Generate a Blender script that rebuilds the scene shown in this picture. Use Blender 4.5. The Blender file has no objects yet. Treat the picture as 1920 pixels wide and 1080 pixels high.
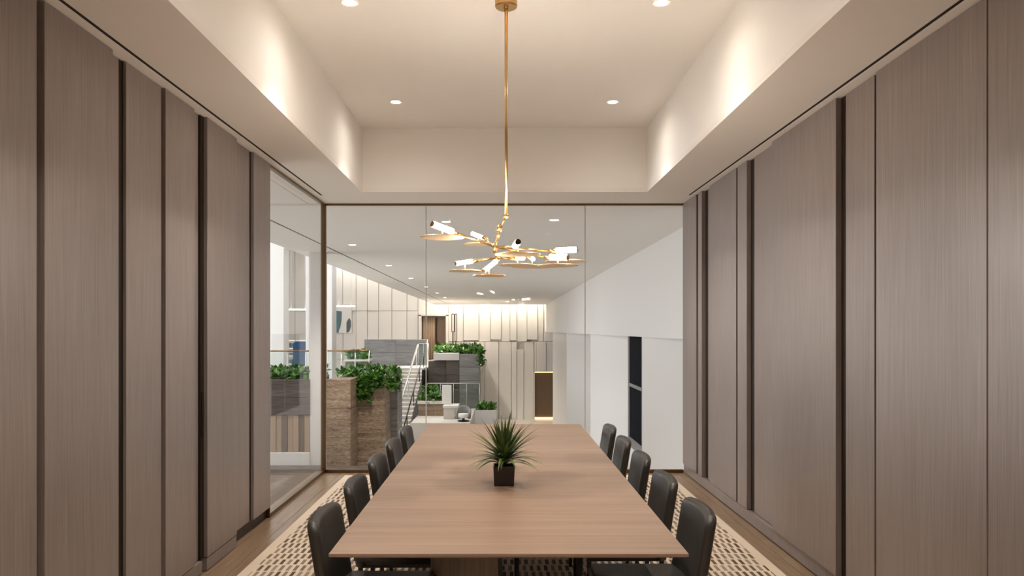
import bpy, bmesh, math, random
from mathutils import Vector, Matrix
R = random.Random(7)
S = bpy.context.scene
COL = S.collection

# ---------------------------------------------------------------- camera
F, VX, VY, HC = 1450.0, 940.0, 618.0, 1.6
cd = bpy.data.cameras.new('camera'); cam = bpy.data.objects.new('camera', cd); COL.objects.link(cam)
cam.location = (0, 0, HC); cam.rotation_euler = (math.pi/2, 0, 0)
cd.sensor_width = 36; cd.lens = F/1920*36
cd.shift_x = (960-VX)/1920; cd.shift_y = (VY-540)/1920
cd.clip_start = 0.05; cd.clip_end = 300
S.camera = cam
# ---------------------------------------------------------------- world, large lights, exposure
w = bpy.data.worlds.new('world'); S.world = w; w.use_nodes = True
w.node_tree.nodes['Background'].inputs[0].default_value = (.55, .68, .9, 1)
w.node_tree.nodes['Background'].inputs[1].default_value = .15
S.view_settings.view_transform = 'Standard'; S.view_settings.look = 'None'
S.view_settings.exposure = 0.45; S.view_settings.gamma = 1.0; S.view_settings.use_curve_mapping = False

def light(name, kind, loc, energy, color=(1,1,1), rot=(0,0,0), size=None, size_y=None, spot=None, blend=.6, parent=None, radius=None):
    l = bpy.data.lights.new(name, kind); l.energy = energy; l.color = color
    if kind == 'AREA':
        l.shape = 'RECTANGLE'; l.size = size; l.size_y = size_y or size
    if kind == 'SPOT':
        l.spot_size = spot; l.spot_blend = blend
    if radius is not None and kind != 'AREA': l.shadow_soft_size = radius
    o = bpy.data.objects.new(name, l); COL.objects.link(o); o.location = loc; o.rotation_euler = rot
    if parent: o.parent = parent
    return o

WARM = (1.0, .935, .855)
# added cool fill lights, unseen: one above the lobby, one along its left side
light('added_overhead_fill', 'AREA', (-8.2, 22, 6.4), 420, (.93, .96, 1.0), (0,0,0), 8.0, 22.0)
light('added_left_fill', 'AREA', (-15.7, 20, 1.6), 1800, (.86, .92, 1.0), (0,-math.pi/2,0), 8.4, 26.0)
# cove lighting in the lobby ceiling
light('far_cove_light', 'AREA', (-.6, 43.75, 4.1), 135, (1, .90, .76), (0,0,0), 6.0, .5)
light('side_cove_light', 'AREA', (-7.2, 43.6, 5.9), 85, (1, .93, .83), (math.radians(12),0,0), 6.5, .8)

# ---------------------------------------------------------------- materials
def nodes(name):
    m = bpy.data.materials.new(name); m.use_nodes = True
    nt = m.node_tree; return m, nt, nt.nodes['Principled BSDF']
def L(nt, a, b): nt.links.new(a, b)
def plain(name, col, rough=.6, metal=0, spec=.5, emis=None, estr=0, bump=0, bscale=80, var=0):
    m, nt, b = nodes(name)
    b.inputs['Base Color'].default_value = (*col, 1); b.inputs['Roughness'].default_value = rough
    b.inputs['Metallic'].default_value = metal; b.inputs['Specular IOR Level'].default_value = spec
    if emis:
        b.inputs['Emission Color'].default_value = (*emis, 1); b.inputs['Emission Strength'].default_value = estr
    if bump or var:
        tc = nt.nodes.new('ShaderNodeTexCoord'); n = nt.nodes.new('ShaderNodeTexNoise')
        n.inputs['Scale'].default_value = bscale; n.inputs['Detail'].default_value = 4
        L(nt, tc.outputs['Object'], n.inputs['Vector'])
        if bump:
            bp = nt.nodes.new('ShaderNodeBump'); bp.inputs['Strength'].default_value = bump; bp.inputs['Distance'].default_value = .002
            L(nt, n.outputs['Fac'], bp.inputs['Height']); L(nt, bp.outputs['Normal'], b.inputs['Normal'])
        if var:
            r = nt.nodes.new('ShaderNodeMapRange'); r.inputs[3].default_value = 1-var; r.inputs[4].default_value = 1+var
            L(nt, n.outputs['Fac'], r.inputs[0])
            mx = nt.nodes.new('ShaderNodeMix'); mx.data_type = 'RGBA'; mx.blend_type = 'MULTIPLY'; mx.inputs[0].default_value = 1
            mx.inputs[6].default_value = (*col, 1); L(nt, r.outputs[0], mx.inputs[7]); L(nt, mx.outputs[2], b.inputs['Base Color'])
    return m

def streak(name, stops, scale, rough=.5, bump=.15, big=(.6,.6,.6), bigamt=.25, fine=None, spec=.5):
    """long grained material: noise stretched along one axis, plus slow tone drift and a shift per object"""
    m, nt, b = nodes(name); N = nt.nodes.new
    tc = N('ShaderNodeTexCoord'); oi = N('ShaderNodeObjectInfo')
    add = N('ShaderNodeVectorMath'); add.operation = 'ADD'
    mul = N('ShaderNodeMath'); mul.operation = 'MULTIPLY'; mul.inputs[1].default_value = 37
    L(nt, oi.outputs['Random'], mul.inputs[0]); L(nt, tc.outputs['Object'], add.inputs[0]); L(nt, mul.outputs[0], add.inputs[1])
    mp = N('ShaderNodeMapping'); mp.inputs['Scale'].default_value = scale; L(nt, add.outputs[0], mp.inputs['Vector'])
    n1 = N('ShaderNodeTexNoise'); n1.inputs['Scale'].default_value = 1; n1.inputs['Detail'].default_value = 5; n1.inputs['Roughness'].default_value = .65
    L(nt, mp.outputs[0], n1.inputs['Vector'])
    mp2 = N('ShaderNodeMapping'); mp2.inputs['Scale'].default_value = big; L(nt, add.outputs[0], mp2.inputs['Vector'])
    n2 = N('ShaderNodeTexNoise'); n2.inputs['Scale'].default_value = 1; n2.inputs['Detail'].default_value = 2; L(nt, mp2.outputs[0], n2.inputs['Vector'])
    mx = N('ShaderNodeMix'); mx.data_type = 'FLOAT'; mx.inputs[0].default_value = bigamt
    L(nt, n1.outputs['Fac'], mx.inputs[2]); L(nt, n2.outputs['Fac'], mx.inputs[3])
    rp = N('ShaderNodeValToRGB'); cr = rp.color_ramp
    cr.elements[0].position = stops[0][0]; cr.elements[0].color = (*stops[0][1], 1)
    cr.elements[1].position = stops[-1][0]; cr.elements[1].color = (*stops[-1][1], 1)
    for p, c in stops[1:-1]:
        e = cr.elements.new(p); e.color = (*c, 1)
    L(nt, mx.outputs[0], rp.inputs['Fac']); L(nt, rp.outputs['Color'], b.inputs['Base Color'])
    b.inputs['Roughness'].default_value = rough; b.inputs['Specular IOR Level'].default_value = spec
    if bump:
        bp = N('ShaderNodeBump'); bp.inputs['Strength'].default_value = bump; bp.inputs['Distance'].default_value = .002
        L(nt, n1.outputs['Fac'], bp.inputs['Height']); L(nt, bp.outputs['Normal'], b.inputs['Normal'])
    return m

def glass(name, tint=(.985,.992,.988), f0=.008, fmax=.5):
    m = bpy.data.materials.new(name); m.use_nodes = True; nt = m.node_tree; nt.nodes.clear(); N = nt.nodes.new
    out = N('ShaderNodeOutputMaterial'); tr = N('ShaderNodeBsdfTransparent'); gl = N('ShaderNodeBsdfGlossy'); mx = N('ShaderNodeMixShader')
    tr.inputs[0].default_value = (*tint, 1); gl.inputs['Roughness'].default_value = .0
    ge = N('ShaderNodeNewGeometry'); dt = N('ShaderNodeVectorMath'); dt.operation = 'DOT_PRODUCT'
    L(nt, ge.outputs['Normal'], dt.inputs[0]); L(nt, ge.outputs['Incoming'], dt.inputs[1])
    ab = N('ShaderNodeMath'); ab.operation = 'ABSOLUTE'; L(nt, dt.outputs['Value'], ab.inputs[0])
    om = N('ShaderNodeMath'); om.operation = 'SUBTRACT'; om.inputs[0].default_value = 1; L(nt, ab.outputs[0], om.inputs[1])
    pw = N('ShaderNodeMath'); pw.operation = 'POWER'; pw.inputs[1].default_value = 5; L(nt, om.outputs[0], pw.inputs[0])
    ma = N('ShaderNodeMath'); ma.operation = 'MULTIPLY_ADD'; ma.inputs[1].default_value = fmax-f0; ma.inputs[2].default_value = f0
    L(nt, pw.outputs[0], ma.inputs[0]); L(nt, ma.outputs[0], mx.inputs[0]); L(nt, tr.outputs[0], mx.inputs[1]); L(nt, gl.outputs[0], mx.inputs[2])
    L(nt, mx.outputs[0], out.inputs['Surface']); return m

def rug_material():
    m, nt, b = nodes('rug_weave'); N = nt.nodes.new
    def math_(op, a, c=None, d=None):
        n = N('ShaderNodeMath'); n.operation = op
        for i, v in enumerate((a, c, d)):
            if v is None: continue
            if isinstance(v, (int, float)): n.inputs[i].default_value = v
            else: L(nt, v, n.inputs[i])
        return n.outputs[0]
    tc = N('ShaderNodeTexCoord'); sp = N('ShaderNodeSeparateXYZ'); L(nt, tc.outputs['Object'], sp.inputs[0])
    x, y = sp.outputs[0], sp.outputs[1]
    v = math_('DIVIDE', y, .134); row = math_('FLOOR', v); fv = math_('FRACT', math_('ADD', v, 200))
    wn = N('ShaderNodeTexWhiteNoise'); wn.noise_dimensions = '1D'; L(nt, row, wn.inputs['W'])
    u = math_('ADD', math_('DIVIDE', x, .0475), math_('ADD', wn.outputs['Value'], 300))
    fu = math_('FRACT', u); cell = math_('FLOOR', u)
    wn2 = N('ShaderNodeTexWhiteNoise'); wn2.noise_dimensions = '2D'; cb = N('ShaderNodeCombineXYZ'); L(nt, cell, cb.inputs[0]); L(nt, row, cb.inputs[1]); L(nt, cb.outputs[0], wn2.inputs['Vector'])
    inu = math_('LESS_THAN', math_('ABSOLUTE', math_('SUBTRACT', fu, .5)), .25)
    inv = math_('LESS_THAN', math_('ABSOLUTE', math_('SUBTRACT', fv, .5)), .42)
    bx_ = math_('LESS_THAN', math_('ABSOLUTE', x), 1.705)
    by_ = math_('LESS_THAN', math_('ABSOLUTE', y), 4.60)
    mask = math_('MULTIPLY', math_('MULTIPLY', inu, inv), math_('MULTIPLY', bx_, by_))
    mask = math_('MULTIPLY', mask, math_('MULTIPLY_ADD', wn2.outputs['Value'], .45, .6))
    nz = N('ShaderNodeTexNoise'); nz.inputs['Scale'].default_value = 160; L(nt, tc.outputs['Object'], nz.inputs['Vector'])
    mx = N('ShaderNodeMix'); mx.data_type = 'RGBA'; L(nt, mask, mx.inputs[0])
    mx.inputs[6].default_value = (.68, .56, .44, 1); mx.inputs[7].default_value = (.11, .070, .040, 1)
    L(nt, mx.outputs[2], b.inputs['Base Color']); b.inputs['Roughness'].default_value = .95; b.inputs['Specular IOR Level'].default_value = .1
    h = math_('MULTIPLY_ADD', nz.outputs['Fac'], .25, math_('MULTIPLY', mask, -1.0))
    bp = N('ShaderNodeBump'); bp.inputs['Strength'].default_value = .6; bp.inputs['Distance'].default_value = .004
    L(nt, h, bp.inputs['Height']); L(nt, bp.outputs['Normal'], b.inputs['Normal']); return m

def leaf_material(name, c1, c2, rough=.4):
    m, nt, b = nodes(name); N = nt.nodes.new
    ge = N('ShaderNodeNewGeometry'); rp = N('ShaderNodeValToRGB')
    rp.color_ramp.elements[0].color = (*c1, 1); rp.color_ramp.elements[1].color = (*c2, 1)
    oi = N('ShaderNodeObjectInfo'); ad = N('ShaderNodeMath'); ad.operation = 'ADD'; fr = N('ShaderNodeMath'); fr.operation = 'FRACT'
    L(nt, ge.outputs['Random Per Island'], ad.inputs[0]); L(nt, oi.outputs['Random'], ad.inputs[1]); L(nt, ad.outputs[0], fr.inputs[0])
    L(nt, fr.outputs[0], rp.inputs[0]); L(nt, rp.outputs[0], b.inputs['Base Color'])
    b.inputs['Roughness'].default_value = rough; return m

M = {}
M['panel'] = streak('panel_oak', [(.30,(.178,.137,.121)), (.5,(.252,.204,.184)), (.72,(.332,.276,.250))], (120,120,2.0), spec=.75, rough=.36, bump=.12, big=(1.5,1.5,.5), bigamt=.3)
M['table'] = streak('table_oak', [(.28,(.225,.144,.098)), (.5,(.315,.208,.143)), (.74,(.405,.284,.202))], (1.1,38,38), rough=.38, bump=.06, big=(.5,2.5,1), bigamt=.35)
M['plank'] = streak('floor_oak', [(.28,(.16,.098,.055)), (.5,(.24,.155,.090)), (.74,(.34,.235,.15))], (45,2.2,45), rough=.32, bump=.08, bigamt=.2)
M['ped'] = streak('pedestal_oak', [(.30,(.13,.085,.06)), (.72,(.25,.17,.12))], (60,60,1.6), rough=.45, bump=.1)
M['bronze'] = plain('dark_bronze', (.030,.018,.011), .38, .6)
M['brass'] = plain('frame_bronze', (.20,.125,.062), .30, 1.0)
M['gold'] = plain('satin_brass', (.62,.40,.17), .28, 1.0)
M['disc'] = plain('pale_brass_disc', (.82,.60,.36), .34, .55)
M['paint'] = plain('ceiling_paint', (.87,.83,.78), .85, spec=.2, bump=.03, bscale=220)
M['soffit'] = plain('soffit_paint', (.85,.80,.74), .85, spec=.2, bump=.03, bscale=220)
M['slot'] = plain('slot_black', (.012,.007,.006), .8)
M['white'] = plain('lobby_white', (.80,.77,.74), .7, spec=.3)
M['lpanel'] = plain('pale_panel', (.80,.765,.72), .65, spec=.3, var=.04, bscale=2)
M['lceil'] = plain('lobby_ceiling', (.86,.83,.795), .85, spec=.2)
M['lfloor'] = plain('lobby_stone_floor', (.66,.60,.53), .35, var=.08, bscale=1.5)
M['glass'] = glass('clear_glass'); M['bglass'] = glass('balustrade_glass', (.93,.965,.955), .05)
M['winglass'] = plain('dark_window_glass', (.020,.021,.024), .35, spec=0.0)
M['mull'] = plain('grey_mullion', (.28,.28,.29), .45, .3)
M['sil'] = plain('silicone_joint', (.62,.60,.57), .4)
M['trav'] = streak('travertine_brown', [(.33,(.085,.055,.036)), (.46,(.24,.165,.108)), (.58,(.36,.26,.18)), (.70,(.58,.46,.35))], (16,16,60), rough=.55, bump=.6, big=(1.2,1.2,14), bigamt=.35)
M['travd'] = streak('travertine_dark', [(.25,(.045,.038,.034)), (.5,(.12,.095,.08)), (.8,(.27,.235,.21))], (3.0,3.0,45), rough=.55, bump=.4, big=(.6,.6,4), bigamt=.3)
M['travg'] = streak('travertine_grey', [(.25,(.13,.125,.12)), (.5,(.25,.24,.235)), (.8,(.45,.44,.43))], (1.6,1.6,26), rough=.55, bump=.3, big=(.5,.5,3), bigamt=.3)
M['stonew'] = plain('white_stone', (.70,.66,.61), .5, var=.06, bscale=3)
M['leather'] = plain('dark_leather', (.040,.034,.028), .42, bump=.10, bscale=300)
M['black'] = plain('black_metal', (.012,.011,.010), .4, .4)
M['pot'] = plain('dark_pot', (.020,.013,.010), .35)
M['soil'] = plain('soil', (.05,.035,.025), .95, bump=.6, bscale=90)
M['blade'] = leaf_material('spiky_leaf', (.03,.06,.018), (.20,.30,.085), .38)
M['leaf'] = leaf_material('planter_leaf', (.02,.085,.012), (.16,.36,.05), .34)
M['steel'] = plain('brushed_steel', (.72,.72,.72), .3, .85)
M['bulb'] = plain('lit_tube', (1,.95,.85), .3, emis=(1,.935,.85), estr=94)
M['lens'] = plain('lit_lens', (1,.95,.9), .3, emis=(1,.88,.70), estr=45)
M['lens2'] = plain('lit_lobby_lens', (1,.97,.94), .3, emis=(1,.95,.88), estr=14)
M['led'] = plain('warm_led', (1,.8,.5), .4, emis=(1,.62,.28), estr=1.8)
M['pend'] = plain('lit_pendant', (1,1,1), .4, emis=(1,.98,.94), estr=4)
M['alcove'] = plain('alcove_bronze', (.15,.095,.055), .4, .2)
M['curtain'] = plain('brown_curtain', (.42,.29,.19), .8)
M['brownd'] = plain('brown_panel', (.16,.105,.07), .6)
M['blue'] = plain('blue_fabric', (.02,.085,.19), .8)
M['canvas'] = plain('canvas', (.80,.78,.75), .8)
M['teal'] = plain('teal_paint', (.10,.19,.22), .8, var=.2, bscale=6)
M['slate'] = plain('slate_paint', (.13,.14,.15), .8)
M['rug'] = rug_material()

# ---------------------------------------------------------------- mesh helpers
def tag(o, label=None, cat=None, group=None, kind=None):
    for k, v in (('label',label), ('category',cat), ('group',group), ('kind',kind)):
        if v: o[k] = v
    return o
def wpos(o):
    p = Vector(o.location)
    while o.parent: o = o.parent; p += Vector(o.location)
    return p
def obj(name, me, mat=None, parent=None, loc=(0,0,0)):
    o = bpy.data.objects.new(name, me); COL.objects.link(o)
    if mat is not None and not me.materials: me.materials.append(mat)
    if parent: o.parent = parent; o.location = Vector(loc) - wpos(parent)
    else: o.location = loc
    return o
def empty(name, loc=(0,0,0), parent=None):
    o = bpy.data.objects.new(name, None); COL.objects.link(o); o.empty_display_size = .1
    if parent: o.parent = parent; o.location = Vector(loc) - wpos(parent)
    else: o.location = loc
    return o
def mesh(name, bm, smooth=False):
    bmesh.ops.recalc_face_normals(bm, faces=bm.faces)
    me = bpy.data.meshes.new(name); bm.to_mesh(me); bm.free()
    if smooth:
        for p in me.polygons: p.use_smooth = True
    return me
def box_bm(sx, sy, sz, bev=0, seg=1):
    bm = bmesh.new(); bmesh.ops.create_cube(bm, size=1)
    for v in bm.verts: v.co = Vector((v.co.x*sx, v.co.y*sy, v.co.z*sz))
    if bev: bmesh.ops.bevel(bm, geom=bm.edges[:], offset=bev, segments=seg, affect='EDGES')
    return bm
def box(name, x0, x1, y0, y1, z0, z1, mat, parent=None, bev=0, seg=1):
    bm = box_bm(abs(x1-x0), abs(y1-y0), abs(z1-z0), bev, seg)
    return obj(name, mesh(name, bm), mat, parent, ((x0+x1)/2, (y0+y1)/2, (z0+z1)/2))
def struct(o, label=None): o['kind'] = 'structure'; 
def tube_into(bm, p0, p1, r0, r1=None, n=12):
    p0, p1 = Vector(p0), Vector(p1); r1 = r0 if r1 is None else r1; d = p1-p0
    q = d.to_track_quat('Z', 'Y').to_matrix().to_4x4(); q.translation = (p0+p1)/2
    bmesh.ops.create_cone(bm, cap_ends=True, segments=n, radius1=r0, radius2=r1, depth=d.length, matrix=q)
def tube(name, p0, p1, r, mat, parent=None, r1=None, n=12):
    bm = bmesh.new(); c = (Vector(p0)+Vector(p1))/2
    tube_into(bm, Vector(p0)-c, Vector(p1)-c, r, r1, n)
    me = mesh(name, bm)
    for p in me.polygons: p.use_smooth = len(p.vertices) == 4
    return obj(name, me, mat, parent, c)
def lathe_bm(profile, n=24):
    bm = bmesh.new(); rings = []
    for r, z in profile:
        rings.append([bm.verts.new((r*math.cos(2*math.pi*i/n), r*math.sin(2*math.pi*i/n), z)) for i in range(n)])
    for a, b in zip(rings, rings[1:]):
        for i in range(n): bm.faces.new((a[i], a[(i+1)%n], b[(i+1)%n], b[i]))
    bm.faces.new(rings[0][::-1]); bm.faces.new(rings[-1]); return bm
def prism(name, pts, z0, z1, mat, parent=None, loc=(0,0)):
    bm = bmesh.new(); lo = [bm.verts.new((x, y, z0)) for x, y in pts]; hi = [bm.verts.new((x, y, z1)) for x, y in pts]
    bm.faces.new(lo[::-1]); bm.faces.new(hi); n = len(pts)
    for i in range(n): bm.faces.new((lo[i], lo[(i+1)%n], hi[(i+1)%n], hi[i]))
    return obj(name, mesh(name, bm), mat, parent, (loc[0], loc[1], 0))
def P(px, py, d): return Vector(((px-VX)*d/F, d, HC-(py-VY)*d/F))

# ================================================================ ROOM SHELL
ZS, ZT = 3.009, 3.664            # soffit, raised tray ceiling
XL, XR, YG, YB = -1.988, 2.036, 8.657, -1.05
TX0, TX1, TY0, TY1 = -1.425, 1.492, -.31, 7.919
# floor ----------------------------------------------------------
floor = box('floor', XL-.25, XR+.25, YB-.3, YG+.12, -.16, -.022, M['brownd']); tag(floor, kind='structure')
pw = .155
for x0, nrow in ((-2.10, 3), (1.655, 3)):
    for i in range(nrow):
        y = 1.2 - .5*((i*37) % 3)
        while y < YG+.05:
            y1 = min(y+1.9, YG+.08)
            box('plank', x0+i*pw+.0012, x0+(i+1)*pw-.0012, y+.0012, y1-.0012, -.022, 0, M['plank'], floor, .0008); y = y1
for i in range(22):
    x0 = -1.635+i*.1495
    box('plank', x0+.001, x0+.1485, 8.20, YG+.08, -.022, 0, M['plank'], floor)
for i in range(22):
    x0 = -1.635+i*.1495
    box('plank', x0+.001, x0+.1485, -1.05, 8.198, -.022, 0, M['plank'], floor)
# rug
rug = box('rug', -1.71, 1.845, -.95, 8.44, 0, .012, M['rug'], None, .004)
tag(rug, 'beige rug woven with rows of brown dashes under the long table', 'rug')

# panelled walls --------------------------------------------------
PT, PB = ZS-.004, .092
wl = empty('wall_left', (-2.08, 2.8, 0)); tag(wl, kind='structure')
box('backing_board', -2.14, -2.045, YB, 6.566, 0, ZS+.05, M['bronze'], wl)
LP = [(2.42,3.272,-1.965), (3.306,3.886,-1.952), (3.888,4.012,-1.985), (4.057,4.476,-1.968), (4.505,4.924,-1.955), (4.926,5.064,-1.985),
      (5.118,5.688,-1.945), (5.692,6.077,-1.98), (6.129,6.566,-1.962), (1.5,2.38,-1.955), (.62,1.465,-1.97), (-.2,.58,-1.955), (-1.05,-.24,-1.965)]
for y0, y1, xf in LP:
    box('wall_panel', -2.045, xf, y0, y1, PB, PT, M['panel'], wl, .0015)
for y0, y1, xf in ((3.272,3.306,-1.99), (4.012,4.057,-1.985), (4.476,4.505,-1.99), (5.064,5.118,-1.97), (6.077,6.129,-1.985), (2.38,2.42,-1.99), (1.465,1.5,-1.99)):
    box('reveal_strip', -2.045, xf, y0, y1, PB, PT, M['bronze'], wl)
box('door_pull', -1.972, -1.964, 5.078, 5.106, .89, 1.19, M['black'], wl)
box('baseboard_panel', -2.045, -1.948, 5.118, 5.688, .004, .086, M['panel'], wl, .0015)
box('baseboard_panel', -2.045, -1.958, 4.20, 5.064, .004, .086, M['panel'], wl, .0015)
box('plinth', -2.045, -1.995, 5.692, 6.566, 0, .09, M['bronze'], wl)
box('plinth', -2.045, -1.995, YB, 4.198, 0, .09, M['bronze'], wl)

wr = empty('wall_right', (2.14, 2.8, 0)); tag(wr, kind='structure')
box('backing_board', 2.115, 2.22, YB, YG+.05, 0, ZS+.05, M['bronze'], wr)
RP = [(8.06,8.652,2.030), (7.85,7.99,2.034), (7.567,7.74,2.07), (6.723,7.565,2.040), (6.43,6.677,2.040), (5.791,6.32,2.068), (4.695,5.789,2.030),
      (4.268,4.62,2.058), (3.26,4.22,2.045), (2.3,3.256,2.049), (1.4,2.26,2.04), (.5,1.36,2.06), (-.3,.46,2.04), (-1.05,-.34,2.05)]
for y0, y1, xf in RP:
    box('wall_panel', xf, 2.115, y0, y1, PB+.012, PT, M['panel'], wr, .0015)
for y0, y1, xf in ((7.99,8.06,2.075), (7.74,7.85,2.075), (6.677,6.723,2.07), (6.32,6.43,2.075), (4.62,4.695,2.065), (4.22,4.268,2.075), (2.26,2.3,2.08)):
    box('reveal_strip', xf, 2.115, y0, y1, PB+.012, PT, M['bronze'], wr)
box('baseboard_panel', 2.040, 2.115, 4.69, YG-.005, .008, PB+.008, M['panel'], wr, .0015)
box('plinth', 2.075, 2.115, YB, 4.688, 0, PB+.008, M['bronze'], wr)
box('plinth', 2.06, 2.115, 4.69, YG-.005, 0, .008, M['slot'], wr)

# wall behind the camera, with its window -------------------------
wb = empty('wall_back', (0, YB, 0)); tag(wb, kind='structure')
box('wall_slab', -2.2, -1.70, YB-.14, YB, 0, ZT+.1, M['soffit'], wb); box('wall_slab', 1.74, 2.25, YB-.14, YB, 0, ZT+.1, M['soffit'], wb)
box('wall_slab', -1.70, 1.74, YB-.14, YB, 0, ZT+.1, M['soffit'], wb)

# soffit + tray ceiling -------------------------------------------
ce = empty('ceiling', (0, 3.8, ZS)); tag(ce, kind='structure')
SL0, SL1, SR0, SR1, YE = -1.899, -1.875, 1.960, 1.985, 8.12
box('soffit_edge', -2.16, SL0, YB, YE, ZS, ZS+.04, M['soffit'], ce)
box('soffit', SL1, TX0, YB, YE, ZS, ZS+.04, M['soffit'], ce)
box('soffit_edge', SR1, 2.24, YB, YE, ZS, ZS+.04, M['soffit'], ce)
box('soffit', TX1, SR0, YB, YE, ZS, ZS+.04, M['soffit'], ce)
box('soffit', TX0, TX1, TY1, YE, ZS, ZS+.04, M['soffit'], ce)
box('soffit', -2.16, 2.24, YE, YG+.03, ZS, ZS+.04, M['soffit'], ce)
box('soffit', TX0, TX1, YB, TY0, ZS, ZS+.04, M['soffit'], ce)
box('tray_side', TX0-.06, TX0, TY0, TY1, ZS+.04, ZT, M['paint'], ce); box('tray_side', TX1, TX1+.06, TY0, TY1, ZS+.04, ZT, M['paint'], ce)
box('tray_side', TX0-.06, TX1+.06, TY1, TY1+.06, ZS+.04, ZT, M['paint'], ce); box('tray_side', TX0-.06, TX1+.06, TY0-.06, TY0, ZS+.04, ZT, M['paint'], ce)
# side skin flush to the soffit lip
box('tray_top', TX0-.1, TX1+.1, TY0-.1, TY1+.1, ZT, ZT+.05, M['paint'], ce)
for a, b, nm in ((SL0, SL1, 'trim_1'), (SR0, SR1, 'trim_2')):
    t = box(nm, a+.0005, b-.0005, YB, YE-.001, ZS+.003, ZS+.05, M['slot']); tag(t, kind='structure')

# glazed end wall -------------------------------------------------
wg = empty('window_1', (0, YG, 0)); tag(wg, kind='structure')
JX = [XL+.027, -.842, .937, XR]
for i in range(3):
    a = JX[i]+(.006 if i else 0); b = JX[i+1]-(.006 if i < 2 else 0)
    box('pane', a, b, YG-.006, YG+.006, .035, ZS-.018, M['glass'], wg)
for x in JX[1:3]: box('joint_seal', x-.0055, x+.0055, YG-.006, YG+.006, .035, ZS-.018, M['sil'], wg)
box('pane', XL-.006, XL+.006, 6.585, YG-.030, .035, ZS-.018, M['glass'], wg)
box('corner_mullion', XL-.027, XL+.027, YG-.03, YG+.025, 0, ZS, M['brass'], wg, .006, 2)
box('top_channel', XL+.027, XR+.01, YG-.02, YG+.02, ZS-.022, ZS, M['brass'], wg)
box('bottom_channel', XL+.027, XR+.0, YG-.02, YG+.02, 0, .035, M['brass'], wg, .002)
box('top_channel', XL-.018, XL+.018, 6.57, YG-.03, ZS-.022, ZS, M['brass'], wg)
box('bottom_channel', XL-.02, XL+.02, 6.57, YG-.03, 0, .035, M['brass'], wg, .002)
box('jamb', XL-.02, XL+.02, 6.567, 6.585, 0, ZS, M['brass'], wg)

# ================================================================ LOBBY SHELL
ZL, ZU = -3.55, -.13
YF = 44.4
lf = box('floor', -16, 3.6, 8.80, 45, ZL-.2, ZL, M['lfloor']); tag(lf, kind='structure')
sl2 = box('wall_under', -2.26, -2.16, 2.0, 8.68, ZL-.2, -.16, M['travd']); tag(sl2, kind='structure')
sl = box('wall_slab_edge', -2.16, 3.6, YG+.02+.02, 8.80, ZL-.2, -.05, M['white']); tag(sl, kind='structure')
lf2 = box('floor', -16, -2.2, 2.0, 8.80, ZL-.2, ZL, M['lfloor']); tag(lf2, kind='structure')
lc = empty('ceiling', (0, 26, ZS)); tag(lc, kind='structure')
box('ceiling_board', -3.73, -2.99, YG+.03, 43.4, ZS, ZS+.06, M['lceil'], lc)
box('ceiling_board', -2.955, 2.56, YG+.03, 43.4, ZS, ZS+.06, M['lceil'], lc)
box('ceiling_board', -2.99, -2.955, 41.5, 43.4, ZS, ZS+.06, M['lceil'], lc)
box('bulkhead', -3.73, -3.66, YG+.03, 43.4, ZS+.06, 6.6, M['white'], lc)
box('ceiling_board', -3.73, -2.17, 2.0, YG+.03, ZS, ZS+.06, M['lceil'], lc)
box('bulkhead', -3.73, -3.66, 2.0, YG+.03, ZS+.06, 6.6, M['white'], lc)
box('cove_top', -3.73, 3.3, 43.35, 44.6, 4.3, 4.4, M['white'], lc)
box('cove_side', -3.73, 3.3, 43.34, 43.42, ZS+.06, 4.4, M['white'], lc)
box('upper_ceiling', -16, -3.66, 1.8, 45, 6.6, 6.7, M['white'], lc)
t = box('trim_3', -2.989, -2.956, YG+.03, 41.499, ZS+.004, ZS+.07, M['slot']); tag(t, kind='structure')

# far wall, panel by panel ---------------------------------------
wf = empty('wall_far', (-4, YF, 0)); tag(wf, kind='structure')
X = lambda px, d=YF: (px-VX)*d/F
Zp = lambda py, d=YF: HC-(py-VY)*d/F
box('backing_wall', -16, 3.6, YF+.16, YF+.4, ZL, 6.6, M['white'], wf)
up = [535,553,578,604,626,643,668,689,710,735,763,784]; zled = Zp(640)
zj = Zp(583)
for a, b in zip(up, up[1:]):
    dp = R.choice((0,.03,.06))
    box('wall_panel', X(a)+.012, X(b)-.012, YF-.05+dp, YF+.16, zj+.012, 6.5, M['lpanel'], wf, .004)
    dp = R.choice((0,.03,.06))
    box('wall_panel', X(a)+.012, X(b)-.012, YF-.05+dp, YF+.16, ZU, zj-.012, M['lpanel'], wf, .004)
box('wall_panel', X(784)+.012, X(841)-.012, YF-.02, YF+.16, Zp(592), 6.5, M['lpanel'], wf, .004)
up2 = [841,869,898,920,940,956,969,988,1008,1019,1046]
for i, (a, b) in enumerate(zip(up2, up2[1:])):
    box('wall_panel', X(a)+.012, X(b)-.012, YF-.12+(.05,.0,.09,.03,.1,.0,.06,.02,.08,.1)[i], YF+.16, zled+(.0,.06,0,.12,0,.05,0,.1,0,0)[i], 4.25, M['lpanel'], wf, .004)
lo = [784,812,841,880,909,935,959,969,982,1001]
for i, (a, b) in enumerate(zip(lo, lo[1:])):
    zt = zled-.03 if a >= 841 else ZU-.25
    box('wall_panel', X(a)+.012, X(b)-.012, YF-.10+.04*(i%3), YF+.16, ZL, zt-(.42 if a == 969 else 0), M['lpanel'], wf, .004)
for a, b in ((1001.5,1005),(1005,1024),(1024,1044)):
    box('wall_panel', X(a)+.008, X(b)-.008, YF-.08+.04*(a > 1010), YF+.16, Zp(697), zled-.03, M['lpanel'], wf, .004)
box('wall_panel', X(1038)+.01, X(1046), YF-.02, YF+.16, ZL, Zp(697)-.01, M['lpanel'], wf, .004)
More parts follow.
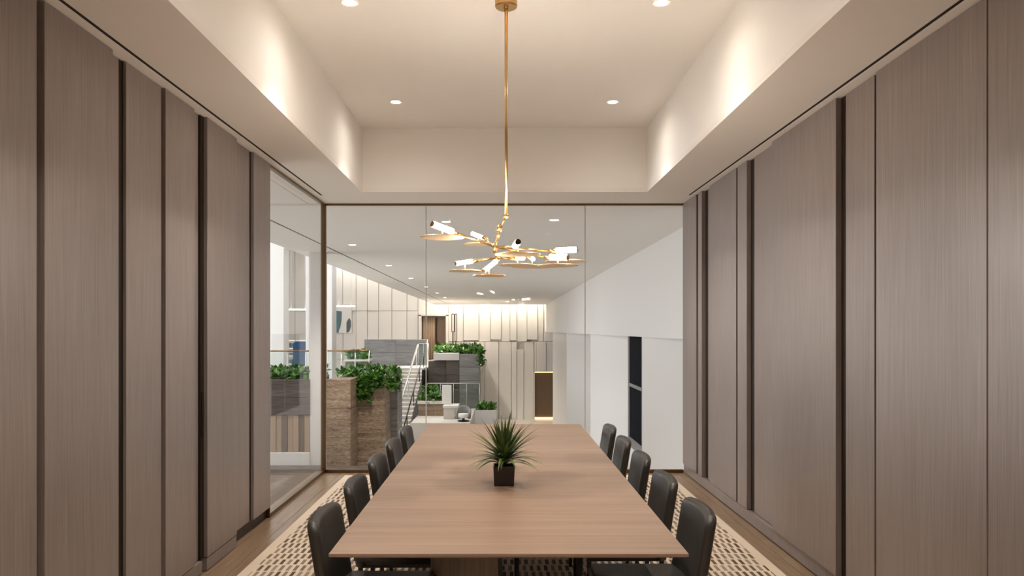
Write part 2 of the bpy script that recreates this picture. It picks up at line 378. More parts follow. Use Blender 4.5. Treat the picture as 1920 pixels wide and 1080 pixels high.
# lit alcove at the foot of the far wall
al = empty('door_1', (X(1020), YF, ZL)); tag(al, kind='structure')
box('alcove_panel', X(1002.5), X(1037), YF+.10, YF+.15, ZL+.12, Zp(699), M['alcove'], al)
box('alcove_trim', X(1001), X(1002.5), YF-.06, YF+.15, ZL, Zp(697), M['lpanel'], al)
box('alcove_trim', X(1037), X(1038.5), YF-.06, YF+.15, ZL, Zp(697), M['lpanel'], al)
box('light_strip', X(1003), X(1037), YF+.02, YF+.09, Zp(698.5), Zp(697.2), M['led'], al)
box('light_strip', X(1003), X(1037), YF-.02, YF+.09, ZL+.02, ZL+.10, M['led'], al)
# upper doorway with curtain
dr = empty('door_2', (X(813), YF, ZU)); tag(dr, kind='structure')
box('door_frame', X(785), X(790.5), YF-.14, YF+.16, ZU, Zp(590.5), M['lpanel'], dr); box('door_frame', X(836), X(841), YF-.14, YF+.16, ZU, Zp(590.5), M['lpanel'], dr)
box('door_frame', X(785), X(841), YF-.14, YF+.16, Zp(592.5), Zp(588), M['lpanel'], dr)
box('opening_back', X(790.5), X(836), YF+.10, YF+.15, ZU, Zp(592.5), M['brownd'], dr)
bm = bmesh.new(); n = 28; xa, xb = X(793), X(816); prev = None
for i in range(n+1):
    x = xa+(xb-xa)*i/n; y = YF+.02+.04*math.sin(i*1.55)
    c = (bm.verts.new((x-xa, y-YF, ZU)), bm.verts.new((x-xa, y-YF, Zp(594))))
    if prev: bm.faces.new((prev[0], c[0], c[1], prev[1]))
    prev = c
me = mesh('curtain', bm, True); o = obj('curtain', me, M['curtain'], None, (xa, YF, 0)); o.parent = dr; o.location = Vector((xa, YF, 0))-Vector(dr.location)
md = o.modifiers.new('thickness', 'SOLIDIFY'); md.thickness = .01
box('door_leaf', X(819), X(835), YF+.05, YF+.09, ZU, Zp(598), M['brownd'], dr); box('door_edge', X(816.5), X(819), YF-.02, YF+.09, ZU, Zp(596), M['bronze'], dr)

# right hand lobby wall: header band, angled fins, windows ---------
wh = empty('wall_side', (2.5, 26, 0)); tag(wh, kind='structure')
ZH = 1.47
box('header_band', 2.497, 3.3, YG+.03, YF-.2, ZH, ZS+.1, M['white'], wh)
box('sill_wall', 3.22, 3.5, 8.8, YF, ZL, -1.13, M['white'], wh)
box('sill_board', 3.0, 3.24, 14.2, 19.6, -1.17, -1.12, M['white'], wh)
for k in range(4):
    yi = 13.75+8*k; yo = yi-2.2
    prism('fin', [(2.52, yi), (2.52, yi+.10), (3.24, yi+.10), (3.24, yo-.0), (3.20, yo)], ZL, ZH, M['white'], wh)
box('fin', 2.54, 3.24, 9.2, 9.4, ZL, ZH, M['white'], wh)
for k in range(4):
    y0 = 13.86+8*k; y1 = y0+5.8
    if y1 > YF: y1 = YF-.3
    ww = empty('window_%d' % (2+k), (3.24, (y0+y1)/2, -1.1)); tag(ww, kind='structure')
    ny = 3
    for j in range(ny):
        a = y0+(y1-y0)*j/ny; b = y0+(y1-y0)*(j+1)/ny
        box('pane', 3.25, 3.27, a+.03, b-.03, -1.10, .18, M['winglass'], ww); box('pane', 3.25, 3.27, a+.03, b-.03, .26, ZH, M['winglass'], ww)
        box('mullion', 3.22, 3.29, b-.03, b+.03, -1.12, ZH, M['mull'], ww)
    box('transom', 3.22, 3.29, y0, y1, .18, .26, M['mull'], ww)

# left lobby walls + mezzanine ------------------------------------
mz3 = box('floor', -4.598, -3.45, 20.1, 23.4, ZU-.3, ZU, M['lfloor']); tag(mz3, kind='structure')
mz = box('floor', -16, -4.6, 20.1, YF-.05, ZU-.3, ZU, M['lfloor']); tag(mz, kind='structure')
mz2 = box('floor', -4.6, -1.0, 37.4, YF-.05, ZU-.3, ZU, M['lfloor']); tag(mz2, kind='structure')
lw = empty('wall_lobby', (-6, 24, ZU)); tag(lw, kind='structure')
box('wall_pier', -12, X(535,24), 23.8, 24.4, ZU, 6.6, M['white'], lw)
box('wall_pier', X(576,24), X(626,24), 23.8, 24.4, ZU, 6.6, M['white'], lw, .02)
box('wall_lintel', X(535,24), X(576,24), 23.9, 24.3, 4.1, 6.6, M['white'], lw)
box('mezzanine_face', -16, -4.6, 19.9, 20.1, ZL, ZU, M['white'], lw)
box('end_wall', -16, -2.2, 1.8, 2.0, ZL, 6.6, M['white'], lw)
box('outer_wall', -16.2, -16, 1.8, 45, ZL, 6.6, M['white'], lw)
colm = box('column_and_reflection', X(583,14.2), X(610,14.2), 14.02, 14.36, ZL, 6.58, M['white'], None, .03, 3)  # white column; its lower part stands in for a reflection in the glass
tag(colm, kind='structure'); colm.name = 'trim_4'

# ================================================================ TABLE
tb = empty('conference_table', (.0285, 5.007, 0)); tag(tb, 'long rectangular oak conference table with a slim top', 'table')
x0, x1, y0, y1, zt = -.663, .720, 2.969, 7.045, .74
bm = bmesh.new()
def ring(ix, z): return [bm.verts.new((a, b, z)) for a, b in ((x0+ix, y0+ix), (x1-ix, y0+ix), (x1-ix, y1-ix), (x0+ix, y1-ix))]
rs = [ring(.12, zt-.052), ring(.002, zt-.014), ring(0, zt-.012), ring(0, zt-.0015), ring(.0015, zt)]
bm.faces.new(rs[0][::-1]); bm.faces.new(rs[-1])
for a, b in zip(rs, rs[1:]):
    for i in range(4): bm.faces.new((a[i], a[(i+1)%4], b[(i+1)%4], b[i]))
for v in bm.verts: v.co -= Vector((.0285, 5.007, 0))
o = obj('table_top', mesh('table_top', bm), M['table'], tb, (.0285, 5.007, 0))
for sgn, yc in ((-1, 3.75), (1, 5.93)):
    pd = box('pedestal', -.335, -.012, yc-.085, yc+.085, .012, zt-.052, M['ped'], tb, .004)
    box('pedestal_edge', -.012, .006, yc-.085, yc+.085, .012, zt-.052, M['black'], pd)
    tube('leg', (.075, yc, .012), (.075, yc, zt-.052), .012, M['black'], tb)
    tube('leg', (.395, yc+.14, .012), (.395, yc+.14, zt-.052), .016, M['black'], tb)

# ================================================================ CHAIRS
def back_mesh():
    W_, H_, T_, rc = .462, .40, .050, .048
    bm = bmesh.new(); rows = []
    zs_ = [0, .006, .05, .12, .19, .26, .31, H_-rc] + [H_-rc+rc*math.sin(math.radians(a)) for a in (15,30,45,60,72,82,90)]
    for z in zs_:
        k = max(0, (z-(H_-rc))/rc); hw = W_/2-rc+rc*math.sqrt(max(0, 1-k*k)) - (.004 if z == 0 else 0)
        tt = T_*(1-.0*k); top = max(0, (z-(H_-.018))/.018); tt *= math.sqrt(max(.06, 1-top*top))
        loop = []
        re = tt/2                                   # stadium section: rounded ends
        m_ = 12
        for q in range(m_+1): loop.append((tt/2, -hw+re+(2*hw-2*re)*q/m_))
        for a in (30,60): loop.append((re*math.cos(math.radians(a)), hw-re+re*math.sin(math.radians(a))))
        loop.append((0, hw))
        for a in (60,30): loop.append((-re*math.cos(math.radians(a)), hw-re+re*math.sin(math.radians(a))))
        for q in range(m_+1): loop.append((-tt/2, hw-re-(2*hw-2*re)*q/m_))
        for a in (30,60): loop.append((-re*math.cos(math.radians(a)), -hw+re-re*math.sin(math.radians(a))))
        loop.append((0, -hw))
        for a in (60,30): loop.append((re*math.cos(math.radians(a)), -hw+re-re*math.sin(math.radians(a))))
        r = []
        for x, y in loop:
            q = y/(W_/2); r.append(bm.verts.new((x+.030*q*q-.165*z, y, z-H_/2+.008*(1-q*q)*z/H_)))
        rows.append(r)
    n = len(rows[0])
    for a, b in zip(rows, rows[1:]):
        for i in range(n): bm.faces.new((a[i], a[(i+1)%n], b[(i+1)%n], b[i]))
    bm.faces.new(rows[0][::-1]); bm.faces.new(rows[-1])
    return mesh('backrest', bm, True)
def soft_box(name, sx, sy, sz, bev):
    me = mesh(name, box_bm(sx, sy, sz, bev, 3)); 
    for p in me.polygons: p.use_smooth = True
    return me
ME_back = back_mesh(); ME_seat = soft_box('seat', .455, .47, .062, .020)
ME_legf = mesh('leg', box_bm(.022, .022, .40, .002)); ME_rail = mesh('seat_rail', box_bm(.40, .020, .020, .002)); ME_cross = mesh('cross_rail', box_bm(.02, .41, .02, .002))
for m_ in (ME_back, ME_seat): m_.materials.append(M['leather'])
for m_ in (ME_legf, ME_rail, ME_cross): m_.materials.append(M['black'])
def chair(x, y, rz, label):
    r = empty('conference_chair', (x, y, .012)); r.rotation_euler[2] = rz
    tag(r, label, 'chair', 'leather chairs around the table')
    for nm, me, loc in [('seat', ME_seat, (.005, 0, .424)), ('backrest', ME_back, (-.212, 0, .582))] + \
        [('leg', ME_legf, (sx, sy, .20)) for sx in (-.19, .19) for sy in (-.2, .2)] + \
        [('seat_rail', ME_rail, (0, sy, .385)) for sy in (-.2, .2)] + [('cross_rail', ME_cross, (sx, 0, .385)) for sx in (-.185, .185)]:
        o = bpy.data.objects.new(nm, me); COL.objects.link(o); o.parent = r; o.location = loc
    return r
ords = ['nearest', 'second', 'third', 'fourth', 'farthest']
for i in range(5):
    chair(-.53, 3.42+.725*i, R.uniform(-.015,.015), 'dark leather chair, %s of the row on the glass corner side of the table' % ords[i])
    chair(.65, 3.53+.727*i, math.pi+R.uniform(-.015,.015), 'dark leather chair, %s of the row on the right side of the table' % ords[i])

# ================================================================ TABLE PLANT
pl = empty('potted_plant', (.015, 4.30, .7405)); tag(pl, 'spiky green plant in a small dark cube pot on the table', 'plant')
bm = bmesh.new(); hb, ht = .054, .059
def sq(h, z): return [bm.verts.new((a*h, b*h, z)) for a, b in ((-1,-1),(1,-1),(1,1),(-1,1))]
q = [sq(hb,0), sq(ht,.108), sq(ht-.006,.108), sq(ht-.008,.085)]
bm.faces.new(q[0][::-1]); bm.faces.new(q[-1])
for a, b in zip(q, q[1:]):
    for i in range(4): bm.faces.new((a[i], a[(i+1)%4], b[(i+1)%4], b[i]))
obj('pot', mesh('pot', bm), M['pot'], pl, (.015, 4.30, .74))
box('soil', .015-.049, .015+.049, 4.30-.049, 4.30+.049, .74+.084, .74+.094, M['soil'], pl, .004)
blades = []
for k in range(6):
    bm = bmesh.new(); Ln = .25+.03*(k%3); droop = (.05, .12, .25, .4, .5, .62)[k]; n = 7; prev = None
    for i in range(n+1):
        t = i/n; wd = .0095*math.sin(math.pi*min(1, .18+.82*t))**.7*(1-t**4)+.0004
        a = droop*t*1.2; z = Ln*t*math.cos(a*.8); y = Ln*t*math.sin(a*.9)
        c = [bm.verts.new((-wd, y-.15*wd, z+.25*wd)), bm.verts.new((0, y, z)), bm.verts.new((wd, y-.15*wd, z+.25*wd))]
        if prev:
            bm.faces.new((prev[0], c[0], c[1], prev[1])); bm.faces.new((prev[1], c[1], c[2], prev[2]))
        prev = c
    me = mesh('leaf', bm, True); me.materials.append(M['blade']); blades.append(me)
for i in range(112):
    t = i/112; tilt = math.radians(6+57*t**.75)+R.uniform(-.08,.08); az = i*2.39996+R.uniform(-.2,.2)
    o = bpy.data.objects.new('leaf', blades[min(5, int(t*5.2)+R.choice((0,0,1)))]); COL.objects.link(o); o.parent = pl
    o.location = (.018*math.cos(az)*t, .018*math.sin(az)*t, .105+.035*(1-t)+R.uniform(0,.02))
    s = (R.uniform(.72,1.08))*(1.02-.28*t); o.scale = (1.05, s, s)
    while True:                                     # no leaf tip below the table top
        rm = Matrix.Rotation(az-math.pi/2, 3, 'Z') @ Matrix.Rotation(-tilt, 3, 'X')
        if min((rm @ Vector((v.co.x*1.05, v.co.y*s, v.co.z*s))).z for v in o.data.vertices)+o.location.z > .012: break
        tilt -= .04
    m4 = rm.to_4x4() @ Matrix.Diagonal((1.05, s, s, 1)); o.data = o.data.copy(); o.data.transform(m4); o.scale = (1, 1, 1)
tube('stalk', (.015,4.30,.83), (.015,4.30,.90), .012, M['soil'], pl, .007)

# ================================================================ CHANDELIER
YC = 4.75
ch = empty('chandelier', (P(949,0,YC).x, YC, ZT)); tag(ch, 'brass branching chandelier with lit glass tubes over flat round discs', 'chandelier')
def Q(px, py, dy=0): return P(px, py, YC+dy)
xc = Q(949,0).x
o = obj('canopy', mesh('canopy', lathe_bm([(.064,-.086),(.069,-.080),(.069,0)], 32)), M['gold'], ch, (xc, YC, ZT))
tube('stem', (xc, YC, ZT-.086), Q(949,402), .0095, M['gold'], ch); tube('stem_collar', (xc,YC,ZT-.112), (xc,YC,ZT-.085), .014, M['gold'], ch)
def ball(name, p, r, mat=M['gold']):
    bm = bmesh.new(); bmesh.ops.create_uvsphere(bm, u_segments=14, v_segments=10, radius=r); return obj(name, mesh(name, bm, True), mat, ch, p)
ball('joint', Q(949,405), .017); tube('link', Q(949,405), Q(938,424), .006, M['gold'], ch)
tube('knuckle', Q(938,422), Q(935,434), .016, M['gold'], ch); tube('link', Q(935,434), Q(933,446), .009, M['gold'], ch)
tube('hub_stem', Q(933,446), Q(928,462), .008, M['gold'], ch); tube('hub', Q(928,457), Q(928,474), .018, M['gold'], ch, .010)
tube('hub_stem', Q(928,470), Q(933,484), .006, M['gold'], ch); ball('hub_knob', Q(933,483), .018)
HUB, HUB2 = Q(928,463), Q(933,483)
ME_disc = {}
def disc(p, r, par):
    if r not in ME_disc:
        ME_disc[r] = mesh('disc', lathe_bm([(r*.4,-.004),(r-.004,-.003),(r,0),(r-.003,.003),(.01,-.001)], 40)); ME_disc[r].materials.append(M['disc'])
    o = obj('disc', ME_disc[r], None, ch, p); return o
lamps = [  # tube tip, tube base, disc centre, disc radius, hub
    ((811,420,-.30),(848,434,-.20),(829,445,-.25),.130,HUB), ((886,438,.30),(906,446,.20),(897,458,.28),.095,HUB),
    ((855,494,-.10),(884,490,-.05),(872,508,-.07),.100,HUB2), ((907,508,-.30),(929,491,-.16),(917,517,-.26),.096,HUB2),
    ((971,454,-.42),(966,461,-.22),(971,477,-.36),.130,HUB), ((1080,468,.05),(1043,470,.03),(1061,490,.04),.128,HUB),
    ((1064,483,-.22),(1032,482,-.15),(1046,498,-.19),.120,HUB), ((1000,486,.42),(992,481,.26),(998,500,.36),.140,HUB2),
    ((982,484,.15),(964,484,.10),(970,497,.14),.115,HUB2)]
for tip, base, dc, r, hub in lamps:
    pt, pb, pd = Q(*tip), Q(*base), Q(*dc); ax = (pb-pt).normalized()
    rt = .0175 if dc[0] in (829,971,1061,1046) else .0125
    tl = tube('light_tube', pt, pb, rt, M['bulb'], ch, n=16)
    tube('end_cap', pt-ax*(.008 if dc[0] in (971,1061) else .003), pt, rt, M['bronze'] if dc[0] in (971,1061) else M['gold'], tl)
    tube('socket', pb, pb+ax*.045, .015, M['gold'], ch, .009)
    tube('arm', pb+ax*.03, hub, .0058, M['gold'], ch)
    disc(pd, r, ch); mid = (pt+pb)/2
    tube('disc_stem', pd, Vector((pd.x, pd.y, mid.z-.008)), .004, M['gold'], ch)

# ================================================================ DOWNLIGHTS
ME_ring = mesh('trim_ring', lathe_bm([(.040,-.001),(.056,-.004),(.058,0),(.040,0)], 28)); ME_ring.materials.append(M['paint'])
ME_lens = mesh('lens', lathe_bm([(.039,-.003),(.039,.002)], 24)); ME_lens.materials.append(M['lens'])
ME_lens2 = mesh('lens', lathe_bm([(.055,-.003),(.055,.002)], 20)); ME_lens2.materials.append(M['lens2'])
ME_ring2 = mesh('trim_ring', lathe_bm([(.056,-.001),(.078,-.005),(.08,0),(.056,0)], 24)); ME_ring2.materials.append(M['white'])
def downlight(x, y, z, label, group, lens, rg, e, col, ang, wide=0):
    r = empty('downlight', (x, y, z)); tag(r, label, 'light', group)
    obj('trim_ring', rg, None, r, (x,y,z)); obj('lens', lens, None, r, (x,y,z))
    if e: 
        l = light('downlight_beam', 'SPOT', (0,0,-.02), e, col, spot=math.radians(ang), blend=1, radius=.05 if wide else .25, parent=r)
    if wide: light('downlight_glow', 'SPOT', (0,0,-.02), wide, col, spot=math.radians(165), blend=1, radius=.05, parent=r)
for x, sd in ((-.957,'left'), (1.010,'right')):
    for y, wh_ in ((7.009,'near the glazed end'), (4.882,'beside the chandelier'), (2.755,'towards the camera'), (.628,'by the back wall')):
        downlight(x, y, ZT, 'round recessed downlight in the raised ceiling, %s side %s' % (sd, wh_), 'downlights in the raised ceiling', ME_lens, ME_ring, 104, WARM, 92, 18)
for i, y in enumerate((12.85, 17.0, 21.2, 25.5, 29.8, 34.0, 38.3)):
    downlight(-2.475, y, ZS, 'small recessed downlight in the lobby ceiling, %s along the dark slot' % ('nearest','second','third','fourth','fifth','sixth','farthest')[i], 'lobby downlights', ME_lens2, ME_ring2, 2600 if i == 6 else 430, (1,.93,.84), 140 if i == 6 else 115)
downlight(-.72, 10.1, ZS, 'recessed lobby downlight just beyond the glass, left of the chandelier stem', 'lobby downlights', ME_lens2, ME_ring2, 430, (1,.93,.84), 110)
downlight(.68, 9.94, ZS, 'recessed lobby downlight just beyond the glass, right of the chandelier stem', 'lobby downlights', ME_lens2, ME_ring2, 430, (1,.93,.84), 110)

# ================================================================ LOBBY THINGS
def foliage(name, parent, boxes, n, size, mat, droop=0):
    """leaves scattered through the given (x0,x1,y0,y1,z0,z1) boxes; one mesh, nobody could count it"""
    bm = bmesh.new(); c0 = Vector((sum(b[0]+b[1] for b in boxes)/2/len(boxes), sum(b[2]+b[3] for b in boxes)/2/len(boxes), boxes[0][4]))
    vol = [(b[1]-b[0])*(b[5]-b[4]) for b in boxes]; tot = sum(vol)
    for b, vv in zip(boxes, vol):
        for _ in range(int(n*vv/tot)):
            p = Vector((R.uniform(b[0],b[1]), R.uniform(b[2],b[3]), R.uniform(b[4],b[5])-.25*(b[5]-b[4])*R.random()))-c0
            mt = Matrix.Rotation(R.uniform(0,6.28), 3, 'Z') @ Matrix.Rotation(R.uniform(-.3,1.5), 3, 'X') @ Matrix.Rotation(R.uniform(-.6,.6), 3, 'Y')
            s = size*R.uniform(.7,1.25)
            pts = [(0,0,0), (.32*s,.35*s,.06*s), (.26*s,.7*s,.03*s), (0,1.05*s,-.12*s), (-.26*s,.7*s,.03*s), (-.32*s,.35*s,.06*s)]
            v = [bm.verts.new(p+mt @ Vector(q)) for q in pts]; mid = bm.verts.new(p+mt @ Vector((0,.5*s,-.02*s)))
            for i in range(6): bm.faces.new((v[i], v[(i+1)%6], mid))
    o = obj(name, mesh(name, bm), mat, parent, c0); o['kind'] = 'stuff'; return o
def courses(parent, x0, x1, y0, y1, z0, z1, mat, h=.56, name='stone_slab'):
    n = max(1, round((z1-z0)/h))
    for i in range(n):
        a, b = z0+(z1-z0)*i/n, z0+(z1-z0)*(i+1)/n
        box(name, x0, x1, y0, y1, a+.003, b-.003, mat, parent, .004)

# tall travertine planter just beyond the glass
tp = empty('stone_planter', (-3.0, 14.4, ZL)); tag(tp, 'tall stepped brown travertine planter with trailing greenery beyond the glass corner', 'planter')
courses(tp, -4.6, -3.47, 14.0, 15.6, .05, .70, M['travd'], .33)
for i in range(11):
    xa_ = -4.6+i*.1027
    box('timber_board', xa_+.003, xa_+.0997, 14.02+.015*(i%2), 15.6, -.62, .046, M['curtain'] if i%3 else M['brownd'], tp, .003)
box('white_base', -4.6, -3.47, 13.99, 15.6, ZL, -.625, M['white'], tp, .01)
courses(tp, -4.6, -2.3, 10.2, 13.98, ZL, -.85, M['travd'], .9, 'ledge_slab')
courses(tp, -3.165, -2.73, 14.0, 14.68, ZL, .70, M['trav'])
courses(tp, -3.165, -2.22, 14.70, 15.53, ZL, .68, M['trav'])
courses(tp, -3.165, -2.09, 15.55, 16.3, ZL, .62, M['travg'])
foliage('foliage', tp, [(-4.5,-3.47,14.05,15.5,.70,.84)], 900, .115, M['leaf'])
foliage('foliage', tp, [(-3.16,-2.15,14.85,16.2,.68,.82), (-2.70,-2.50,14.58,14.70,.30,.72), (-2.48,-2.25,14.58,14.70,.52,.76), (-2.23,-2.05,14.9,15.9,.42,.78)], 1500, .115, M['leaf'])

# staircase
st = empty('staircase', (-5.2, 30, ZL)); tag(st, 'wide pale stone staircase rising to the upper landing', 'staircase')
ns = 25; rise = (ZU-ZL)/ns; run = .40
for i in range(ns):
    yb = 35.4-(ns-1-i)*run
    box('step', -7.2, -3.52, yb-run, yb, ZL+i*rise, ZL+(i+1)*rise-.035, M['stonew'], st)
    box('tread', -7.2, -3.50, yb-run-.03, yb, ZL+(i+1)*rise-.03, ZL+(i+1)*rise, M['white'], st)
zs = lambda y: ZU-(35.4-y)*rise/run
box('landing', -7.2, -3.5, 35.4, 37.4, ZU-.25, ZU, M['white'], st)
box('stringer_wall', -3.49, -3.40, 34.0, 37.4, ZL, ZU-.05, M['black'], st)
hr = tube('handrail', (-3.85, 25.6, zs(25.6)+.95), (-3.85, 35.6, zs(35.6)+.95), .045, M['steel'], st)
for y in (26, 29, 32, 35.2): tube('post', (-3.85, y, zs(y)-.02), (-3.85, y, zs(y)+.94), .022, M['steel'], hr)
hr2 = tube('handrail', (-3.56, 26.5, zs(26.5)+.62), (-3.56, 35.5, zs(35.5)+.62), .025, M['bronze'], st)
for y in (27, 29.2, 31.4, 33.6, 35.4): tube('post', (-3.56, y, zs(y)-.02), (-3.56, y, zs(y)+.62), .018, M['bronze'], hr2)
gw = empty('stone_parapet', (-5.1, 37.6, ZU)); tag(gw, 'long grey travertine parapet wall at the top of the staircase', 'wall')
for a, b in ((683,742),(742,801)): courses(gw, X(a,37.5)+.004, X(b,37.5)-.004, 37.5, 37.9, ZU, Zp(636.5,37.5), M['travg'], .64)

# platform, planters and block right of the stair
pf = box('platform', -3.38, -1.15, 28.7, 34.0, ZL, -1.86, M['stonew'], None, .01); tag(pf, 'low pale stone platform beside the foot of the staircase', 'platform')
def planter(nm, label, x0, x1, y0, y1, z0, zc, zt, gtop, n, size, stone, parent=None):
    r = empty(nm, ((x0+x1)/2, (y0+y1)/2, z0)); tag(r, label, 'planter')
    courses(r, x0+.03, x1-.03, y0+.03, y1, z0, zc-.004, stone, .5, 'stone_slab')
    box('curb', x0, x1, y0, y1, zc, zt, M['stonew'], r, .01)
    foliage('foliage', r, [(x0+.05, x1-.05, y0+.05, y1-.05, zt, gtop)], n, size, M['leaf']); return r
planter('stair_planter', 'low stone planter with green plants nearest on the platform', -3.37, X(838,31), 31, 32.1, -1.86, Zp(758,31), Zp(752,31), Zp(738,31), 420, .17, M['trav'])
planter('stair_planter', 'smaller stone planter of greenery behind the low one by the staircase', -3.37, X(821,33), 32.8, 33.6, -1.86, Zp(746,33), Zp(735,33), Zp(727,33), 240, .17, M['trav'])
bk = empty('stone_block_planter', (-1.9, 34.6, -1.86)); tag(bk, 'large grey and brown stone block with white rim and trailing greenery', 'planter')
courses(bk, X(803,34.6), X(836,34.6), 34.6, 36.6, ZL, Zp(677,34.6), M['travd'], .62)
courses(bk, X(836,34.3)+.01, X(861,34.3), 34.3, 36.6, ZL, Zp(676,34.3), M['travd'], .62)
courses(bk, X(861,34.05)+.01, X(898,34.05), 34.05, 36.6, ZL, Zp(664,34.05), M['travg'], .62)
box('white_rim', X(813,34.2), X(861,34.2), 34.15, 36.6, Zp(676,34.2)+.01, Zp(662,34.2), M['stonew'], bk, .01)
foliage('foliage', bk, [(X(818,34.8), X(903,34.8), 34.3, 36.2, Zp(664,34.8), Zp(648,34.8)), (X(897,34), X(906,34), 33.95, 34.3, Zp(682,34), Zp(655,34))], 1100, .19, M['leaf'])
bn = empty('white_bench', (X(840,30.2), 30.2, -1.86)); tag(bn, 'white angular seat with tall upright back on the stone platform', 'bench')
prism('bench_back', [(-.20,0),(.16,0),(.12,.16),(-.22,.16)], Zp(757,30.3), Zp(722,30.3), M['white'], bn, (X(839,30.3)-wpos(bn).x+wpos(bn).x, 30.25))
box('bench_base', X(832,30), X(853,30), 29.9, 30.6, -1.86, Zp(764,30), M['stonew'], bn, .01)
box('bench_seat', X(831,30), X(860,30), 29.8, 30.7, Zp(764,30), Zp(759.5,30), M['white'], bn, .01)
# tub armchair
ac = empty('tub_armchair', (X(869,29.2), 29.2, -1.86)); tag(ac, 'round grey tub armchair on the stone platform', 'armchair')
bm = bmesh.new(); n = 20; prev = None; first = None
for i in range(n+1):
    a = math.radians(-25+230*i/n); h = .30+.26*math.sin(math.radians(180*i/n))
    c, s = math.cos(a), math.sin(a)
    q = [bm.verts.new((r_*c, r_*s, z)) for r_, z in ((.27,.10),(.30,h),(.25,h+.02),(.21,h-.01),(.20,.10))]
    if prev:
        for j in range(5): bm.faces.new((prev[j], q[j], q[(j+1)%5], prev[(j+1)%5]))
    else: first = q
    prev = q
bm.faces.new(first); bm.faces.new(prev[::-1])
obj('shell', mesh('shell', bm, True), M['travg'], ac, wpos(ac))
obj('seat', mesh('seat', lathe_bm([(.20,.14),(.22,.18),(.22,.27),(.19,.30)], 24), True), M['canvas'], ac, wpos(ac))
obj('base', mesh('base', lathe_bm([(.22,0),(.22,.03),(.05,.04),(.05,.14)], 24)), M['black'], ac, wpos(ac))
gp = empty('white_planter', (X(911,30), 30.3, ZL)); tag(gp, 'white planter box with bright green bush behind the table plant', 'planter')
prism('planter_box', [(-.42,-.3),(.42,-.3),(.42,.3),(-.42,.3)], ZL, Zp(769,30), M['white'], gp, (X(911,30), 30.3))
gp.children[0].location.z = -ZL
foliage('foliage', gp, [(X(895,30), X(927,30), 30.05, 30.55, Zp(770,30), Zp(758,30))], 260, .16, M['leaf'])
# glass balustrades
def balustrade(label, p0, p1, h, npane, rail_mat, rail_r=.022, z=ZU):
    p0, p1 = Vector(p0), Vector(p1); r = empty('glass_balustrade', (p0+p1)/2); tag(r, label, 'balustrade')
    d = (p1-p0); ang = math.atan2(d.y, d.x); ln = d.length/npane
    for i in range(npane):
        c = p0+d*((i+.5)/npane)
        o = obj('pane', mesh('pane', box_bm(ln-.02, .014, h-.06)), M['bglass'], r, c+Vector((0,0,h/2))); o.rotation_euler[2] = ang
    tube('rail', p0+Vector((0,0,h)), p1+Vector((0,0,h)), rail_r, rail_mat, r)
    for i in range(npane+1):
        c = p0+d*(i/npane); tube('post', c, c+Vector((0,0,h)), .014, M['steel'], r)
balustrade('glass balustrade with thin dark rail along the mezzanine edge', (X(505,20.2), 20.2, ZU), (X(607,20.2), 20.2, ZU), 1.17, 3, M['brass'])
balustrade('glass balustrade with timber rail turning behind the planter greenery', (X(614,20.4), 20.4, ZU), (X(692,20.4), 20.4, ZU), 1.17, 3, M['brass'])
balustrade('clear glass balustrade across the front of the stone block', (X(800,33.6), 33.9, -1.86), (X(899,33.6), 33.9, -1.86), 1.1, 4, M['stonew'])
balustrade('short glass balustrade on the landing above the stair', (X(785,37.44), 37.44, ZU), (X(803,37.44), 37.44, ZU), 1.05, 2, M['steel'])
# mezzanine furniture
sp = planter('stone_trough', 'stone trough of green plants on the mezzanine behind the glass rail', X(645,22), X(690,22), 22, 22.8, ZU, Zp(678,22), Zp(674,22), Zp(660,22), 330, .14, M['travd'])
pt_ = empty('wall_painting', (X(643), YF-.10, 1.4)); tag(pt_, 'tall abstract painting in teal and white on the far wall', 'painting')
box('canvas', X(626.5), X(660), YF-.14, YF-.06, Zp(624.5), Zp(570), M['canvas'], pt_, .008)
def flat(name, pts, y, mat, parent):
    bm = bmesh.new(); c = Vector((sum(p[0] for p in pts)/len(pts), y, sum(p[1] for p in pts)/len(pts)))
    a = [bm.verts.new((p[0]-c.x, 0, p[1]-c.z)) for p in pts]; b = [bm.verts.new((p[0]-c.x, .008, p[1]-c.z)) for p in pts]; n = len(pts)
    bm.faces.new(a); bm.faces.new(b[::-1])
    for i in range(n): bm.faces.new((a[i], a[(i+1)%n], b[(i+1)%n], b[i]))
    return obj(name, mesh(name, bm), mat, parent, c)
pp = lambda L_: [(X(a), Zp(b)) for a, b in L_]
flat('painted_shape', pp([(626.5,582),(642,584),(641.5,600),(639.5,612),(636.5,620),(636,624),(626.5,624)]), YF-.149, M['teal'], pt_)
flat('painted_shape', pp([(656,596),(659,602),(659,612),(656,622),(650.5,624),(650.5,605),(653,600)]), YF-.149, M['slate'], pt_)
def pendant(label, a, b, py, d):
    r = empty('linear_pendant', (X((a+b)/2,d), d, Zp(py,d))); tag(r, label, 'pendant light')
    box('light_bar', X(a,d), X(b,d), d-.03, d+.03, Zp(py,d)-.03, Zp(py,d)+.03, M['pend'], r, .01)
    for x in (a+8, b-8): tube('cable', (X(x,d), d, Zp(py,d)+.03), (X(x,d), d, 6.6), .006, M['steel'], r, n=6)
pendant('thin white linear pendant light seen through the side glass opening', 538, 580, 580.5, 32)
pendant('thin white linear pendant light in front of the abstract painting', 627, 666, 574, 36)
bs = empty('shelf_unit', (X(546,33), 33, ZU)); tag(bs, 'white open shelf unit with dark boxes on the mezzanine', 'shelf')
for px in (535, 556, 580): box('upright', X(px,33)-.02, X(px,33)+.02, 32.8, 33.2, ZU, Zp(638,33), M['white'], bs)
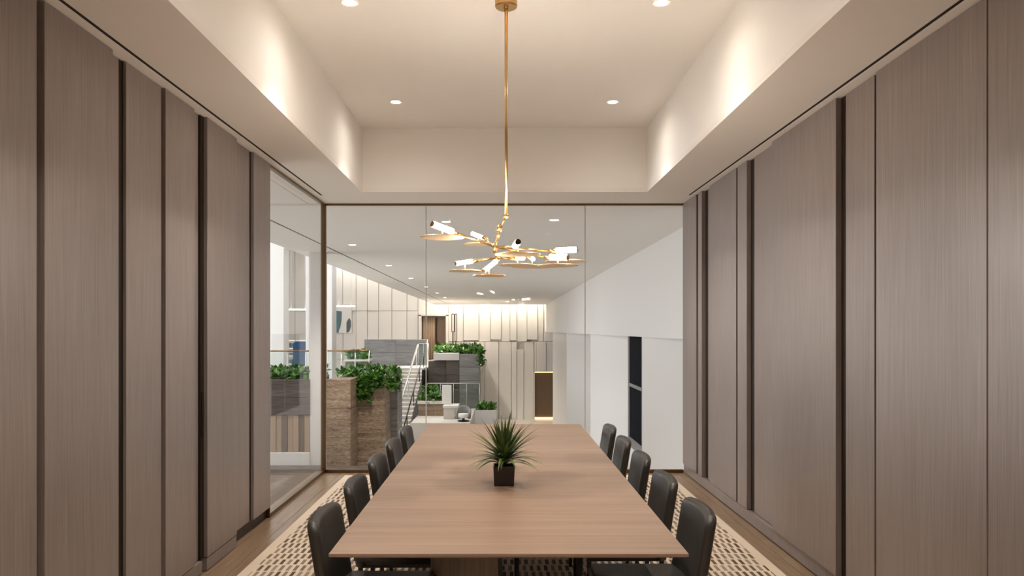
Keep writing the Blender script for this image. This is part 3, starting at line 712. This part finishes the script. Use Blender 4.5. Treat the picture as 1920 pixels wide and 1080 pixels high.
for py in (638.5, 653, 667, 682): box('shelf', X(535,33), X(580,33), 32.8, 33.2, Zp(py,33)-.02, Zp(py,33)+.02, M['white'], bs)
for k, (a, b, py) in enumerate(((537,546,653), (547,554,653), (538,552,667), (540,549,682))):
    t = box('storage_box', X(a,33), X(b,33), 32.85, 33.1, Zp(py,33)+.021, Zp(py,33)+.021+(.2,.17,.1,.15)[k], M['slate'], None, .01)
    tag(t, ['dark storage box at the left of the upper shelf', 'small dark storage box at the middle of the upper shelf', 'flat dark storage box on the middle shelf', 'dark storage box on the bottom shelf'][k], 'box', 'boxes on the mezzanine shelf')
ba = empty('high_back_armchair', (X(567,28), 28, ZU)); tag(ba, 'deep blue high back armchair on the mezzanine', 'armchair')
def rel(nm, x0,x1,y0,y1,z0,z1,mat,bev): return box(nm, X(567,28)+x0, X(567,28)+x1, 28+y0, 28+y1, ZU+z0, ZU+z1, mat, ba, bev, 3)
rel('backrest', -.26,.26,-.34,-.22,.30,1.30,M['blue'],.05); rel('seat', -.24,.24,-.22,.28,.30,.46,M['blue'],.04)
rel('armrest', -.32,-.24,-.30,.26,.22,.66,M['blue'],.03); rel('armrest', .24,.32,-.30,.26,.22,.66,M['blue'],.03)
for a in (-.27,.27):
    for b in (-.28,.22): tube('leg', (X(567,28)+a, 28+b, ZU), (X(567,28)+a, 28+b, ZU+.24), .02, M['black'], ba)
# twin slim frame sculpture / floor light beyond the block
sc = empty('floor_lamp', (X(852,38), 38, ZU)); tag(sc, 'pair of tall slim bronze frame lamps behind the stone block greenery', 'lamp')
for a, b, t_, b_ in ((847,851.5,589,622), (853,856.5,589,640)):
    for q in (a, b): box('frame_bar', X(q,38)-.018, X(q,38)+.018, 37.98, 38.02, Zp(b_,38), Zp(t_,38), M['alcove'], sc)
    for q in (t_, b_): box('frame_bar', X(a,38), X(b,38), 37.98, 38.02, Zp(q,38)-.02, Zp(q,38)+.02, M['alcove'], sc)
    box('stand', X((a+b)/2,38)-.03, X((a+b)/2,38)+.03, 37.97, 38.03, ZU, Zp(b_,38), M['alcove'], sc)
